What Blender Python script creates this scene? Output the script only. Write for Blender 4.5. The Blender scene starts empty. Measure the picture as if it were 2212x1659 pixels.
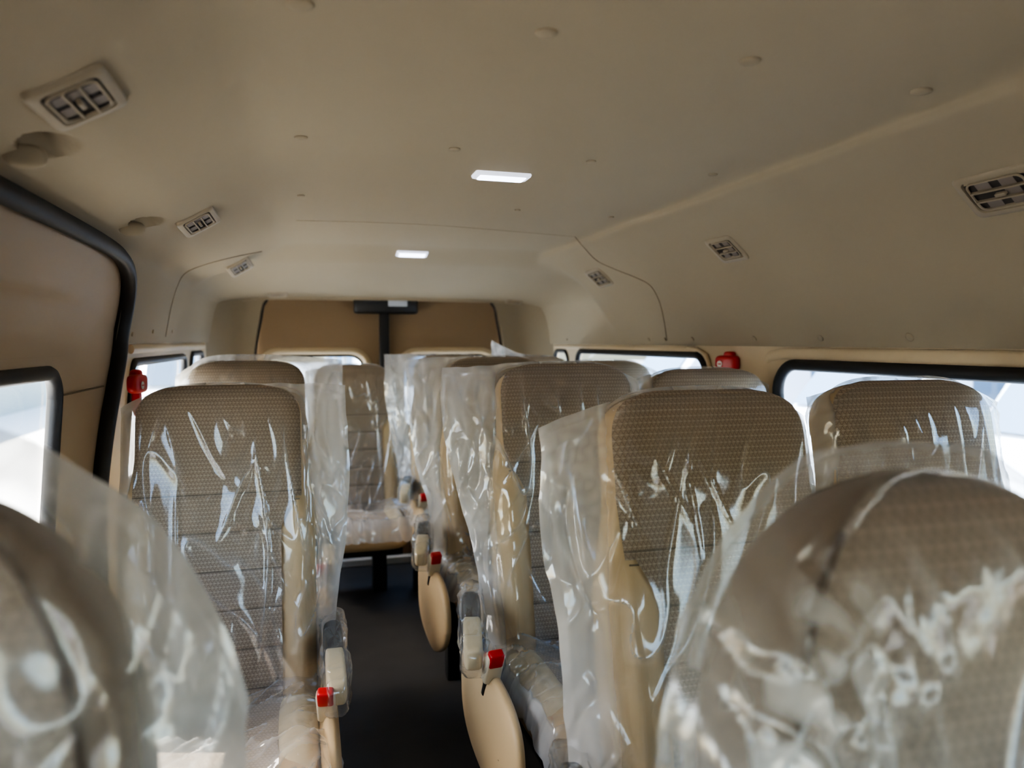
import bpy, math, random
import numpy as np
from mathutils import Vector, Matrix, noise as mnoise
from mathutils.bvhtree import BVHTree

scene = bpy.context.scene
COL = scene.collection
PI = math.pi
CZ = 1.20                      # camera height above the van floor
TH, PH, F = math.radians(15.55), math.radians(3.29), 1600.0

# ------------------------------------------------------------------ helpers
def srgb(r, g, b, a=1.0):
    f = lambda c: (c / 255 / 12.92) if c / 255 <= 0.04045 else ((c / 255 + 0.055) / 1.055) ** 2.4
    return (f(r), f(g), f(b), a)

def sstep(a, b, x):
    t = max(0.0, min(1.0, (x - a) / (b - a)))
    return t * t * (3 - 2 * t)

def lerp(a, b, t):
    return a + (b - a) * t

def tag(o, label=None, cat=None, group=None, kind=None):
    if label: o['label'] = label
    if cat: o['category'] = cat
    if group: o['group'] = group
    if kind: o['kind'] = kind
    return o

def empty(name, loc=(0, 0, 0), rotz=0.0):
    o = bpy.data.objects.new(name, None)
    o.empty_display_size = 0.1
    COL.objects.link(o)
    o.location = loc
    o.rotation_euler = (0, 0, rotz)
    return o

def link(name, me, parent=None, loc=None):
    o = bpy.data.objects.new(name, me)
    COL.objects.link(o)
    if parent is not None:
        o.parent = parent
    if loc is not None:
        o.location = loc
    return o

class MB:
    """collects verts and faces of one mesh"""
    def __init__(s):
        s.v, s.f, s.mi, s.uv = [], [], [], None
    def add(s, vs, fs, mi=0):
        b = len(s.v)
        s.v += [tuple(p) for p in vs]
        s.f += [tuple(i + b for i in f) for f in fs]
        s.mi += [mi] * len(fs)
        return s
    def grid(s, rows, closed=False, mi=0, flip=False):
        n = len(rows[0]); vs = [p for r in rows for p in r]; fs = []
        for j in range(len(rows) - 1):
            for i in range(n if closed else n - 1):
                a, b = j * n + i, j * n + (i + 1) % n
                q = (a, b, b + n, a + n)
                fs.append(q[::-1] if flip else q)
        return s.add(vs, fs, mi)
    def box(s, c, h, mi=0, bev=0.0, M=None):
        # box with chamfered vertical/horizontal edges through superellipsoid-like cage
        hx, hy, hz = h
        if bev <= 0:
            vs = [(c[0] + a * hx, c[1] + b * hy, c[2] + d * hz) for a in (-1, 1) for b in (-1, 1) for d in (-1, 1)]
            fs = [(0, 1, 3, 2), (4, 6, 7, 5), (0, 4, 5, 1), (2, 3, 7, 6), (0, 2, 6, 4), (1, 5, 7, 3)]
        else:
            b_ = min(bev, hx * .9, hy * .9, hz * .9)
            def ring(ex, ey, z):
                r = []
                for (sx, sy) in ((1, 1), (-1, 1), (-1, -1), (1, -1)):
                    a0 = {(1, 1): 0, (-1, 1): 90, (-1, -1): 180, (1, -1): 270}[(sx, sy)]
                    for k in (0, 45, 90):
                        a = math.radians(a0 + k)
                        r.append((c[0] + sx * (ex - b_) + b_ * math.cos(a) , c[1] + sy * (ey - b_) + b_ * math.sin(a), z))
                return r
            rows = []
            for k in (90, 45, 0):
                a = math.radians(k); e = b_ * (1 - math.cos(a))
                rows.append(ring(hx - e, hy - e, c[2] - hz + b_ - b_ * math.sin(a)))
            for k in (0, 45, 90):
                a = math.radians(k); e = b_ * (1 - math.cos(a))
                rows.append(ring(hx - e, hy - e, c[2] + hz - b_ + b_ * math.sin(a)))
            n = 12; vs = [p for r in rows for p in r]; fs = []
            for j in range(5):
                for i in range(n):
                    fs.append((j * n + i, j * n + (i + 1) % n, (j + 1) * n + (i + 1) % n, (j + 1) * n + i))
            fs.append(tuple(range(n))[::-1]); fs.append(tuple(range(5 * n, 6 * n)))
        if M is not None:
            vs = [tuple(M @ Vector(p)) for p in vs]
        return s.add(vs, fs, mi)
    def cyl(s, p0, p1, r0, r1=None, n=16, mi=0, cap=True):
        r1 = r0 if r1 is None else r1
        p0, p1 = Vector(p0), Vector(p1); d = (p1 - p0).normalized()
        a = d.orthogonal().normalized(); b = d.cross(a)
        vs = [p0 + (a * math.cos(2 * PI * i / n) + b * math.sin(2 * PI * i / n)) * r0 for i in range(n)]
        vs += [p1 + (a * math.cos(2 * PI * i / n) + b * math.sin(2 * PI * i / n)) * r1 for i in range(n)]
        fs = [(i, (i + 1) % n, n + (i + 1) % n, n + i) for i in range(n)]
        if cap:
            fs += [tuple(range(n))[::-1], tuple(range(n, 2 * n))]
        return s.add(vs, fs, mi)
    def tube(s, pts, r, n=8, closed=False, mi=0, flat=None, up=None):
        pts = [Vector(p) for p in pts]; N = len(pts); rows = []; pa = None
        for i, p in enumerate(pts):
            if closed: d = pts[(i + 1) % N] - pts[i - 1]
            else: d = pts[min(i + 1, N - 1)] - pts[max(i - 1, 0)]
            d.normalize()
            if up is not None:
                a = Vector(up) - d * d.dot(Vector(up))
            elif pa is None: a = d.orthogonal()
            else: a = pa - d * pa.dot(d)
            a.normalize(); pa = a; b = d.cross(a)
            rr = r[i] if isinstance(r, (list, tuple)) else r
            fl = 1.0 if flat is None else flat
            rows.append([tuple(p + a * math.cos(2 * PI * k / n) * rr * fl + b * math.sin(2 * PI * k / n) * rr) for k in range(n)])
        if closed: rows.append(rows[0])
        s.grid(rows, closed=True, mi=mi)
        if not closed:
            b0 = len(s.v) - len(rows) * n
            s.f.append(tuple(range(b0, b0 + n))[::-1]); s.f.append(tuple(range(len(s.v) - n, len(s.v)))); s.mi += [mi, mi]
        return s
    def superell(s, c, h, n1=4.0, n2=4.0, nu=32, nv=20, mi=0, M=None, fn=None):
        def sp(x, e): return math.copysign(abs(x) ** (2 / e), x)
        vs = []
        for j in range(nv + 1):
            v = -PI / 2 + PI * j / nv
            cv, sv = sp(math.cos(v), n1), sp(math.sin(v), n1)
            for i in range(nu):
                u = 2 * PI * i / nu
                p = Vector((h[0] * cv * sp(math.cos(u), n2), h[1] * cv * sp(math.sin(u), n2), h[2] * sv))
                if fn: p = fn(p)
                if M is not None: p = M @ p
                vs.append((p.x + c[0], p.y + c[1], p.z + c[2]))
        fs = []
        for j in range(nv):
            for i in range(nu):
                fs.append((j * nu + i, j * nu + (i + 1) % nu, (j + 1) * nu + (i + 1) % nu, (j + 1) * nu + i))
        return s.add(vs, fs, mi)
    def mesh(s, name, mats, smooth=True, uvs=None, attr=None):
        me = bpy.data.meshes.new(name)
        me.from_pydata(s.v, [], s.f)
        for m in (mats if isinstance(mats, (list, tuple)) else [mats]):
            me.materials.append(m)
        me.polygons.foreach_set('material_index', s.mi)
        if smooth:
            me.polygons.foreach_set('use_smooth', [True] * len(me.polygons))
        if uvs is not None:
            l = me.uv_layers.new(name='UVMap')
            for i, lp in enumerate(me.loops):
                l.data[i].uv = uvs[lp.vertex_index]
        if attr is not None:
            a = me.attributes.new('haze', 'FLOAT', 'POINT')
            a.data.foreach_set('value', attr)
        me.update()
        if smooth and hasattr(me, 'set_sharp_from_angle'):
            me.set_sharp_from_angle(angle=math.radians(50))
        return me
    def build(s, name, mats, parent=None, loc=None, smooth=True, **k):
        return link(name, s.mesh(name, mats, smooth, **k), parent, loc)

# ------------------------------------------------------------------ materials
class NT:
    def __init__(s, name):
        s.m = bpy.data.materials.new(name); s.m.use_nodes = True
        s.t = s.m.node_tree; s.t.nodes.clear()
        s.out = s.t.nodes.new('ShaderNodeOutputMaterial')
    def n(s, typ, **k):
        nd = s.t.nodes.new(typ)
        for a, b in k.items():
            if a.startswith('i_'):
                key = a[2:]
                key = int(key) if key.isdigit() else key.replace('_', ' ')
                nd.inputs[key].default_value = b
            else:
                setattr(nd, a, b)
        return nd
    def l(s, a, b):
        s.t.links.new(a, b)
    def math(s, op, a, b=None, c=None):
        nd = s.t.nodes.new('ShaderNodeMath'); nd.operation = op
        for i, x in enumerate((a, b, c)):
            if x is None: continue
            if isinstance(x, (int, float)): nd.inputs[i].default_value = x
            else: s.l(x, nd.inputs[i])
        return nd.outputs[0]
    def mix(s, fac, a, b):
        nd = s.t.nodes.new('ShaderNodeMix'); nd.data_type = 'RGBA'
        for i, x in ((0, fac), (6, a), (7, b)):
            if isinstance(x, (int, float, tuple)): nd.inputs[i].default_value = x
            else: s.l(x, nd.inputs[i])
        return nd.outputs[2]

def simple(name, col, rough=0.5, metal=0.0, bump=None, var=0.0, spec=0.5, emit=None, coat=0.0):
    N = NT(name)
    b = N.n('ShaderNodeBsdfPrincipled')
    b.inputs['Base Color'].default_value = col
    b.inputs['Roughness'].default_value = rough
    b.inputs['Metallic'].default_value = metal
    b.inputs['Specular IOR Level'].default_value = spec
    b.inputs['Coat Weight'].default_value = coat
    tc = N.n('ShaderNodeTexCoord')
    if var > 0:
        nz = N.n('ShaderNodeTexNoise', i_Scale=3.0, i_Detail=4.0)
        N.l(tc.outputs['Object'], nz.inputs['Vector'])
        hs = N.n('ShaderNodeHueSaturation'); hs.inputs['Color'].default_value = col
        N.l(N.math('ADD', N.math('MULTIPLY', nz.outputs[0], 2 * var), 1 - var), hs.inputs['Value'])
        N.l(hs.outputs[0], b.inputs['Base Color'])
    if bump:
        nz = N.n('ShaderNodeTexNoise', i_Scale=bump[0], i_Detail=3.0)
        N.l(tc.outputs['Object'], nz.inputs['Vector'])
        bp = N.n('ShaderNodeBump', i_Strength=bump[1], i_Distance=bump[2])
        N.l(nz.outputs[0], bp.inputs['Height']); N.l(bp.outputs[0], b.inputs['Normal'])
    if emit:
        b.inputs['Emission Color'].default_value = emit[0]
        b.inputs['Emission Strength'].default_value = emit[1]; N.m.cycles.emission_sampling = 'NONE'
    N.l(b.outputs[0], N.out.inputs[0])
    return N.m

def fabric_mat(name, col, dark, light, cell=0.0082, celly=None, seams=True, sc=0.09):
    N = NT(name)
    celly = celly or cell * 1.18
    uv = N.n('ShaderNodeTexCoord')
    sep = N.n('ShaderNodeSeparateXYZ'); N.l(uv.outputs['UV'], sep.inputs[0])
    u, v = sep.outputs[0], sep.outputs[1]
    row = N.math('FLOOR', N.math('DIVIDE', v, celly))
    us = N.math('ADD', N.math('DIVIDE', u, cell), N.math('MULTIPLY', N.math('MODULO', row, 2.0), 0.5))
    fu = N.math('FRACT', us); fv = N.math('FRACT', N.math('DIVIDE', v, celly))
    tri = N.math('ABSOLUTE', N.math('SUBTRACT', N.math('MULTIPLY', fu, 2.0), 1.0))
    zig = N.math('LESS_THAN', N.math('ABSOLUTE', N.math('SUBTRACT', fv, N.math('MULTIPLY', tri, 0.8))), 0.15)
    dash = N.math('MULTIPLY', N.math('GREATER_THAN', fv, 0.86), N.math('GREATER_THAN', fu, 0.38))
    nz = N.n('ShaderNodeTexNoise', i_Scale=260.0, i_Detail=2.0); N.l(uv.outputs['UV'], nz.inputs['Vector'])
    c0 = N.mix(nz.outputs[0], tuple(x * .86 for x in col[:3]) + (1,), tuple(min(1, x * 1.14) for x in col[:3]) + (1,))
    c1 = N.mix(N.math('MULTIPLY', zig, 0.5), c0, dark)
    c2 = N.mix(N.math('MULTIPLY', dash, 0.6), c1, light)
    hgt = N.math('SUBTRACT', N.math('ADD', dash, N.math('MULTIPLY', nz.outputs[0], .5)), zig)
    if seams:
        sv = N.math('ABSOLUTE', N.math('SUBTRACT', N.math('FRACT', N.math('DIVIDE', v, sc)), 0.5))
        sm = N.math('MULTIPLY', N.math('LESS_THAN', sv, 0.022), N.math('LESS_THAN', v, 0.52))
        c2 = N.mix(N.math('MULTIPLY', sm, 0.75), c2, tuple(x * .35 for x in col[:3]) + (1,))
    b = N.n('ShaderNodeBsdfPrincipled', i_Roughness=0.85)
    b.inputs['Specular IOR Level'].default_value = 0.25
    b.inputs['Sheen Weight'].default_value = 0.15
    N.l(c2, b.inputs['Base Color'])
    bp = N.n('ShaderNodeBump', i_Strength=0.35, i_Distance=0.002)
    N.l(hgt, bp.inputs['Height']); N.l(bp.outputs[0], b.inputs['Normal'])
    N.l(b.outputs[0], N.out.inputs[0])
    return N.m

def plastic_film(name, haze0=0.02, hazek=0.74, rough=0.09):
    N = NT(name)
    at = N.n('ShaderNodeAttribute'); at.attribute_name = 'haze'; at.attribute_type = 'GEOMETRY'
    lw = N.n('ShaderNodeLayerWeight', i_Blend=0.5)
    fac = N.math('ADD', 0.07, N.math('MULTIPLY', N.math('POWER', lw.outputs['Facing'], 4.0), 0.65))
    gl = N.n('ShaderNodeBsdfGlossy', i_Roughness=rough, i_Color=(.97, .98, 1, 1))
    tr = N.n('ShaderNodeBsdfTransparent', i_Color=(.975, .975, .97, 1))
    tl = N.n('ShaderNodeBsdfTranslucent', i_Color=(.97, .975, .965, 1))
    df = N.n('ShaderNodeBsdfDiffuse', i_Color=(.97, .975, .965, 1))
    mh = N.n('ShaderNodeMixShader', i_0=0.5); N.l(tl.outputs[0], mh.inputs[1]); N.l(df.outputs[0], mh.inputs[2])
    hf = N.math('ADD', haze0, N.math('MULTIPLY', at.outputs['Fac'], hazek))
    m1 = N.n('ShaderNodeMixShader'); N.l(hf, m1.inputs[0]); N.l(tr.outputs[0], m1.inputs[1]); N.l(mh.outputs[0], m1.inputs[2])
    m2 = N.n('ShaderNodeMixShader'); N.l(fac, m2.inputs[0]); N.l(m1.outputs[0], m2.inputs[1]); N.l(gl.outputs[0], m2.inputs[2])
    N.l(m2.outputs[0], N.out.inputs[0])
    return N.m

def glass_mat(name, tint):
    N = NT(name)
    lw = N.n('ShaderNodeLayerWeight', i_Blend=0.5)
    fac = N.math('ADD', 0.04, N.math('MULTIPLY', N.math('POWER', lw.outputs['Facing'], 5.0), 0.6))
    tr = N.n('ShaderNodeBsdfTransparent', i_Color=tint)
    gl = N.n('ShaderNodeBsdfGlossy', i_Roughness=0.02)
    m = N.n('ShaderNodeMixShader'); N.l(fac, m.inputs[0]); N.l(tr.outputs[0], m.inputs[1]); N.l(gl.outputs[0], m.inputs[2])
    N.l(m.outputs[0], N.out.inputs[0])
    return N.m

M = {}
M['headliner'] = simple('headliner', srgb(156, 143, 121), 0.75, bump=(900, .25, .001), var=.03, spec=.25)
M['cream'] = simple('cream_trim', srgb(206, 186, 152), 0.5, bump=(500, .15, .001), spec=.4)
M['door_skin'] = simple('door_skin', srgb(172, 152, 126), 0.55, bump=(600, .2, .001), spec=.35)
M['brown_panel'] = simple('brown_panel', srgb(150, 127, 99), 0.7, bump=(500, .2, .001), spec=.25)
M['black'] = simple('black_rubber', srgb(24, 24, 27), 0.5, bump=(200, .1, .001))
M['black_plastic'] = simple('black_plastic', srgb(30, 29, 29), 0.4)
M['steel_black'] = simple('black_steel', srgb(22, 22, 24), 0.45, metal=.3)
M['leather'] = simple('beige_leatherette', srgb(206, 178, 136), 0.5, bump=(350, .25, .001), spec=.4, var=.03)
M['leather_pale'] = simple('pale_leatherette', srgb(214, 196, 158), 0.5, bump=(350, .25, .001), spec=.4)
M['cushion_hem'] = M['leather']
M['fabric'] = fabric_mat('seat_fabric', srgb(158, 141, 123), srgb(96, 82, 70), srgb(208, 194, 172))
M['front_leather'] = fabric_mat('perforated_front_fabric', srgb(130, 117, 105), srgb(104, 92, 82), srgb(148, 135, 121), cell=0.012, seams=False)
M['front_border'] = simple('front_seat_border', srgb(112, 97, 85), .6, bump=(350, .2, .001))
M['front_seam'] = simple('front_seat_seam', srgb(70, 57, 48), .9)
M['film'] = plastic_film('plastic_film')
M['film_near'] = plastic_film('plastic_film_near', .035, .80, .14)
M['glass'] = glass_mat('window_glass', (.66, .77, .90, 1))  # blue tint stands in for the shade outside the right and rear windows
M['door_glass'] = glass_mat('door_glass', (.86, .90, .93, 1))  # kept clearer so the door-side windows read as sunlit
M['clear_glass'] = glass_mat('windscreen_glass', (.92, .95, .96, 1))
M['red'] = simple('red_plastic', srgb(196, 22, 28), .35)
M['white'] = simple('white_plastic', srgb(232, 230, 226), .4)
M['ivory'] = simple('ivory_plastic', srgb(222, 208, 180), .45)
M['vent'] = simple('vent_plastic', srgb(150, 136, 114), .5)
M['vent_dark'] = simple('vent_recess', srgb(50, 44, 40), .7)
M['vane'] = simple('vent_vane', srgb(120, 110, 102), .5)
M['led'] = simple('led_lens', srgb(235, 238, 255), .3, emit=((.72, .78, 1, 1), 2.2))
M['alu'] = simple('aluminium_sill', srgb(214, 210, 202), .4)
M['seam'] = simple('panel_gap', srgb(116, 102, 82), .9)
M['kick'] = simple('kick_panel', srgb(128, 100, 72), .7)
M['screen'] = simple('pale_lens', srgb(200, 208, 218), .15)
M['concrete'] = simple('darkened_ground', srgb(132, 132, 132), .9, bump=(8, .3, .02), var=.08)  # ground colour darkened so less light bounces onto the front ceiling
M['van_white'] = simple('van_paint', srgb(226, 230, 236), .25, coat=.5)
M['van_glass'] = simple('van_window_glass', srgb(92, 110, 128), .08)
M['tyre'] = simple('tyre_rubber', srgb(34, 34, 36), .8)
M['hub'] = simple('hub_metal', srgb(180, 182, 186), .35, metal=.7)
M['facade'] = simple('grey_facade', srgb(150, 158, 156), .8, var=.05)
M['facade_win'] = simple('facade_glass', srgb(120, 140, 150), .15)
def floor_mat():
    N = NT('rubber_floor')
    tc = N.n('ShaderNodeTexCoord')
    mp = N.n('ShaderNodeMapping'); mp.inputs['Scale'].default_value = (60, 60, 60); mp.inputs['Rotation'].default_value = (0, 0, PI / 4)
    N.l(tc.outputs['Object'], mp.inputs['Vector'])
    br = N.n('ShaderNodeTexChecker', i_Scale=1.0); N.l(mp.outputs[0], br.inputs['Vector'])
    nz = N.n('ShaderNodeTexNoise', i_Scale=6.0, i_Detail=5.0); N.l(tc.outputs['Object'], nz.inputs['Vector'])
    c = N.mix(nz.outputs[0], srgb(40, 39, 39), srgb(64, 62, 60))
    b = N.n('ShaderNodeBsdfPrincipled', i_Roughness=0.6); N.l(c, b.inputs['Base Color'])
    b.inputs['Specular IOR Level'].default_value = .3
    bp = N.n('ShaderNodeBump', i_Strength=1.0, i_Distance=.008); N.l(br.outputs['Fac'], bp.inputs['Height']); N.l(bp.outputs[0], b.inputs['Normal'])
    N.l(b.outputs[0], N.out.inputs[0]); return N.m
M['floor'] = floor_mat()

# ------------------------------------------------------------------ camera
cam_d = bpy.data.cameras.new('camera'); cam = bpy.data.objects.new('camera', cam_d); COL.objects.link(cam)
cam_d.sensor_width = 36; cam_d.sensor_fit = 'HORIZONTAL'; cam_d.lens = 36 * F / 2212
cam_d.clip_start = .02; cam_d.clip_end = 500
cam.location = (0, 0, CZ)
cam.rotation_euler = (PI / 2 - PH, 0, -TH)
cam_d.dof.use_dof = True; cam_d.dof.focus_distance = 1.55; cam_d.dof.aperture_fstop = 3.0
scene.camera = cam

fwd = Vector((math.sin(TH) * math.cos(PH), math.cos(TH) * math.cos(PH), -math.sin(PH)))
rgt = Vector((math.cos(TH), -math.sin(TH), 0))
upv = rgt.cross(fwd)
def ray(u, v):
    return (fwd + rgt * ((u - 1106) / F) + upv * ((829.5 - v) / F)).normalized()

# ------------------------------------------------------------------ the van shell
# headliner cross-section, heights relative to the eye level CZ
PF = [(-.478, -.005), (-.466, .06), (-.452, .13), (-.43, .215), (-.36, .247), (-.27, .274), (-.195, .317), (-.125, .355), (-.04, .381), (.2, .388), (.445, .388),
      (.69, .386), (.945, .384), (.995, .356), (1.08, .312), (1.155, .256), (1.23, .175), (1.295, .085), (1.335, .03), (1.362, -.015)]
PR = [(-.478, -.005), (-.468, .06), (-.458, .12), (-.44, .19), (-.40, .245), (-.34, .285), (-.26, .315), (-.16, .335), (-.05, .346), (.2, .35), (.445, .35),
      (.69, .35), (.93, .346), (1.05, .336), (1.15, .315), (1.23, .285), (1.29, .24), (1.335, .17), (1.355, .07), (1.362, -.015)]
def interp(P, t):
    k = t * (len(P) - 1); i = min(int(k), len(P) - 2); f = k - i
    p0 = P[max(i - 1, 0)]; p1 = P[i]; p2 = P[i + 1]; p3 = P[min(i + 2, len(P) - 1)]
    def cr(a, b, c, d): return 0.5 * (2 * b + (c - a) * f + (2 * a - 5 * b + 4 * c - d) * f * f + (3 * b - a - 3 * c + d) * f ** 3)
    return cr(p0[0], p1[0], p2[0], p3[0]), cr(p0[1], p1[1], p2[1], p3[1])
def head(t, Y):
    a = interp(PF, t); b = interp(PR, t)
    k = sstep(3.02, 3.30, Y)
    x, z = lerp(a[0], b[0], k), lerp(a[1], b[1], k)
    dz = max(0.0, z - 0.20) / 0.15
    z -= 0.105 * sstep(3.0, 4.25, Y) * min(1, dz)
    z -= 0.10 * sstep(.4, -.45, Y) * min(1, max(0, z / .3))
    for (cx, cY, sc) in RECESS:
        a = (x - cx) / (.030 * sc); b = (Y - cY) / (.052 * sc)
        r2 = a * a + b * b
        if r2 < 1.6 and x < -.2:
            k = sstep(1.25, .55, r2) * (1.15 - .45 * a)
            x -= .012 * sc * k; z += .030 * sc * k
    return Vector((x, Y, CZ + z))
RECESS = [(-.322, 1.12, 1.0), (-.327, 1.77, 1.0)]
NTs = 300
K_DOOR = 3 / (len(PF) - 1)
Ys = [-.45 + i * (4.24 + .45) / 420 for i in range(421)]
rows = [[head(i / NTs, Y) for i in range(NTs + 1)] for Y in Ys]
hb = MB(); vs = [p for r in rows for p in r]; fs = []
n = NTs + 1
kd = int(round(K_DOOR * NTs))
for j in range(len(Ys) - 1):
    for i in range(NTs):
        if Ys[j] < 2.14 and i < kd: continue
        a = j * n + i
        fs.append((a, a + 1, a + 1 + n, a + n))
hb.add(vs, fs)
# end lip turning down to the rear door opening
lip = [[Vector((p.x, 4.24 + .012 * k, p.z - .014 * k * (1 if p.z > CZ + .1 else 0))) for p in rows[-1]] for k in (0, .5, 1)]
hb.grid(lip)
ceiling = hb.build('ceiling', M['headliner']); tag(ceiling, kind='structure')
HB = BVHTree.FromPolygons([Vector(p) for p in vs], fs)
EYE = Vector((0, 0, CZ))
def on_head(u, v):
    p, nrm, i, d = HB.ray_cast(EYE, ray(u, v))
    if p is None: return None, None
    if nrm.dot(ray(u, v)) > 0: nrm = -nrm
    return p, nrm

# wall surfaces (x as a function of height relative to the eye)
def xr(z): return 1.372 + .03 * sstep(0, -.45, z)
def xl(z): return -.488 - .03 * sstep(0, -.45, z)
def xdoor(z): return -.486 - .03 * sstep(0, -.45, z) + .058 * (max(0, z) / .215) ** 1.4

def rrect(a0, a1, b0, b1, r, n=8):
    """rounded rectangle loop in (Y, z)"""
    pts = []
    for (ca, cb, s) in ((a1 - r, b1 - r, 0), (a0 + r, b1 - r, 90), (a0 + r, b0 + r, 180), (a1 - r, b0 + r, 270)):
        for k in range(n + 1):
            a = math.radians(s + 90 * k / n)
            pts.append((ca + r * math.cos(a), cb + r * math.sin(a)))
    return pts
def densify(loop, step):
    out = []
    for i in range(len(loop)):
        p, q = loop[i], loop[(i + 1) % len(loop)]
        d = math.hypot(q[0] - p[0], q[1] - p[1]); k = max(1, int(d / step))
        for j in range(k): out.append((lerp(p[0], q[0], j / k), lerp(p[1], q[1], j / k)))
    return out
def cast_poly(c, d, poly):
    best = None
    for i in range(len(poly)):
        p, q = poly[i], poly[(i + 1) % len(poly)]
        ex, ey = q[0] - p[0], q[1] - p[1]
        den = d[0] * ey - d[1] * ex
        if abs(den) < 1e-12: continue
        t = ((p[0] - c[0]) * ey - (p[1] - c[1]) * ex) / den
        s = ((p[0] - c[0]) * d[1] - (p[1] - c[1]) * d[0]) / den
        if t > 1e-6 and -1e-9 <= s <= 1 + 1e-9 and (best is None or t < best): best = t
    return (c[0] + d[0] * best, c[1] + d[1] * best)
def panel_hole(mb, outer, hole, surf, rings=14, flip=False):
    """sheet between the closed outer polygon and the hole loop, mapped by surf(a, b) -> xyz"""
    hole = densify(hole, .03)
    c = (sum(p[0] for p in hole) / len(hole), sum(p[1] for p in hole) / len(hole))
    # ensure outer corners are hit
    ang = [(math.atan2(p[1] - c[1], p[0] - c[0]), p) for p in hole]
    for p in outer:
        a = math.atan2(p[1] - c[1], p[0] - c[0])
        hp = cast_poly(c, (math.cos(a), math.sin(a)), hole)
        ang.append((a, hp))
    ang.sort(key=lambda x: x[0])
    pairs = [(hp, cast_poly(c, (math.cos(a), math.sin(a)), outer)) for a, hp in ang]
    rws = [[surf(lerp(h[0], o[0], k / rings), lerp(h[1], o[1], k / rings)) for h, o in pairs] for k in range(rings + 1)]
    mb.grid(rws, closed=True, flip=flip)
def sheet(mb, a0, a1, b0, b1, surf, na=12, nb=12, flip=False):
    mb.grid([[surf(lerp(a0, a1, i / na), lerp(b0, b1, j / nb)) for i in range(na + 1)] for j in range(nb + 1)], flip=flip)
def pane(mb, hole, surf):
    pts = [surf(*p) for p in hole]; c = sum((Vector(p) for p in pts), Vector()) / len(pts)
    mb.add([tuple(c)] + [tuple(p) for p in pts], [(0, i + 1, (i + 1) % len(pts) + 1) for i in range(len(pts))])

SR = lambda Y, z: Vector((xr(z), Y, CZ + z))
SL = lambda Y, z: Vector((xl(z), Y, CZ + z))
SD = lambda Y, z: Vector((xdoor(z) - .018 * (sstep(.105, .075, z) - sstep(.02, -.05, z)) * sstep(2.0, 1.6, Y), Y, CZ + z))

def window(idx, hole, surf, sign, seal_r=.015, gm='glass'):
    mb = MB(); pane(mb, hole, lambda a, b: surf(a, b) + Vector((sign * .02, 0, 0)))
    w = mb.build('window_%d' % idx, M[gm], smooth=False); tag(w, kind='structure')
    MB().tube([surf(*p) for p in hole], seal_r, n=10, closed=True, flat=1.0).build('window_seal', M['black'], w)
    return w

# right wall with three windows
WR1 = rrect(1.0, 1.945, -.43, -.068, .09)
WR3 = rrect(2.36, 3.66, -.42, -.050, .07)
WR4 = rrect(3.80, 4.02, -.40, -.052, .055)
wr = MB()
def rect(a0, a1, b0, b1): return [(a0, b0), (a1, b0), (a1, b1), (a0, b1)]
panel_hole(wr, rect(.45, 2.15, -.5, .02), WR1, SR)
panel_hole(wr, rect(2.15, 3.73, -.5, .02), WR3, SR)
panel_hole(wr, rect(3.73, 4.10, -.5, .02), WR4, SR)
sheet(wr, .45, 4.10, -1.2, -.5, SR)
wo = wr.build('wall_right', M['cream']); tag(wo, kind='structure')
window(1, WR1, SR, 1, .017); window(2, WR3, SR, 1, .014); window(3, WR4, SR, 1, .012)
# raised cream moulding above the right windows
mt = MB()
mt.tube([(xr(-.03) - .004, Y, CZ - .035) for Y in [.5 + .1 * i for i in range(15)]] + [(xr(-.06), 1.98, CZ - .045), (xr(-.1) + .01, 2.03, CZ - .075)], .017, n=12, flat=.45, up=(1, 0, 0))
mt.tube([(xr(-.03) - .002, Y, CZ - .03) for Y in [2.42 + .1 * i for i in range(17)]], .012, n=12, flat=.5, up=(1, 0, 0))
mt.tube([(xr(-.03) - .004, 2.48, CZ - .022), (xr(-.03) - .008, 2.40, CZ - .03), (xr(-.05) - .008, 2.34, CZ - .05), (xr(-.1) - .008, 2.31, CZ - .11), (xr(-.2) - .006, 2.30, CZ - .25)], .007, n=8)
tag(mt.build('trim_1', M['cream']), kind='structure')

# left wall behind the sliding door
WL1 = rrect(2.36, 3.36, -.42, -.062, .05)
WL2 = rrect(3.52, 3.90, -.40, -.055, .05)
wl = MB()
panel_hole(wl, rect(2.10, 3.44, -.5, .02), WL1, SL)
panel_hole(wl, rect(3.44, 4.10, -.5, .02), WL2, SL)
sheet(wl, 2.10, 4.10, -1.2, -.5, SL)
wo = wl.build('wall_left', M['cream']); tag(wo, kind='structure')
window(4, WL1, SL, -1, .013, 'door_glass'); window(5, WL2, SL, -1, .013, 'door_glass')
mt = MB()
mt.tube([(xl(-.02) + .006, Y, CZ - .022) for Y in [2.34 + .12 * i for i in range(14)]], .014, n=10, flat=.6, up=(1, 0, 0))
tag(mt.build('trim_2', M['cream']), kind='structure')

# sliding door: inner skin, window and the fat black weather seal round its opening
seal_path = [(.70, .214), (.8, .215), (1.0, .216), (1.5, .215), (1.85, .21), (2.0, .195), (2.09, .165), (2.145, .115), (2.165, .05), (2.15, -.03), (2.10, -.12), (2.05, -.25), (2.02, -.5), (2.02, -1.15)]
door = empty('door_1', (-.48, 1.2, 0)); tag(door, kind='structure')
def rel(o, p):
    o.parent = p; o.matrix_parent_inverse = Matrix.Translation(-Vector(p.location)); return o
WD = rrect(1.12, 1.69, -.46, -.062, .055)
dm = MB()
outer = [(.72, -.55), (2.06, -.55), (2.06, -.25), (2.105, -.12), (2.15, -.03), (2.16, .05), (2.135, .12), (2.085, .17), (2.0, .2), (1.85, .215), (.72, .225)]
panel_hole(dm, outer, WD, SD, rings=30)
sheet(dm, .72, 2.06, -1.2, -.55, SD)
rel(dm.build('inner_panel', M['door_skin']), door)
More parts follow.
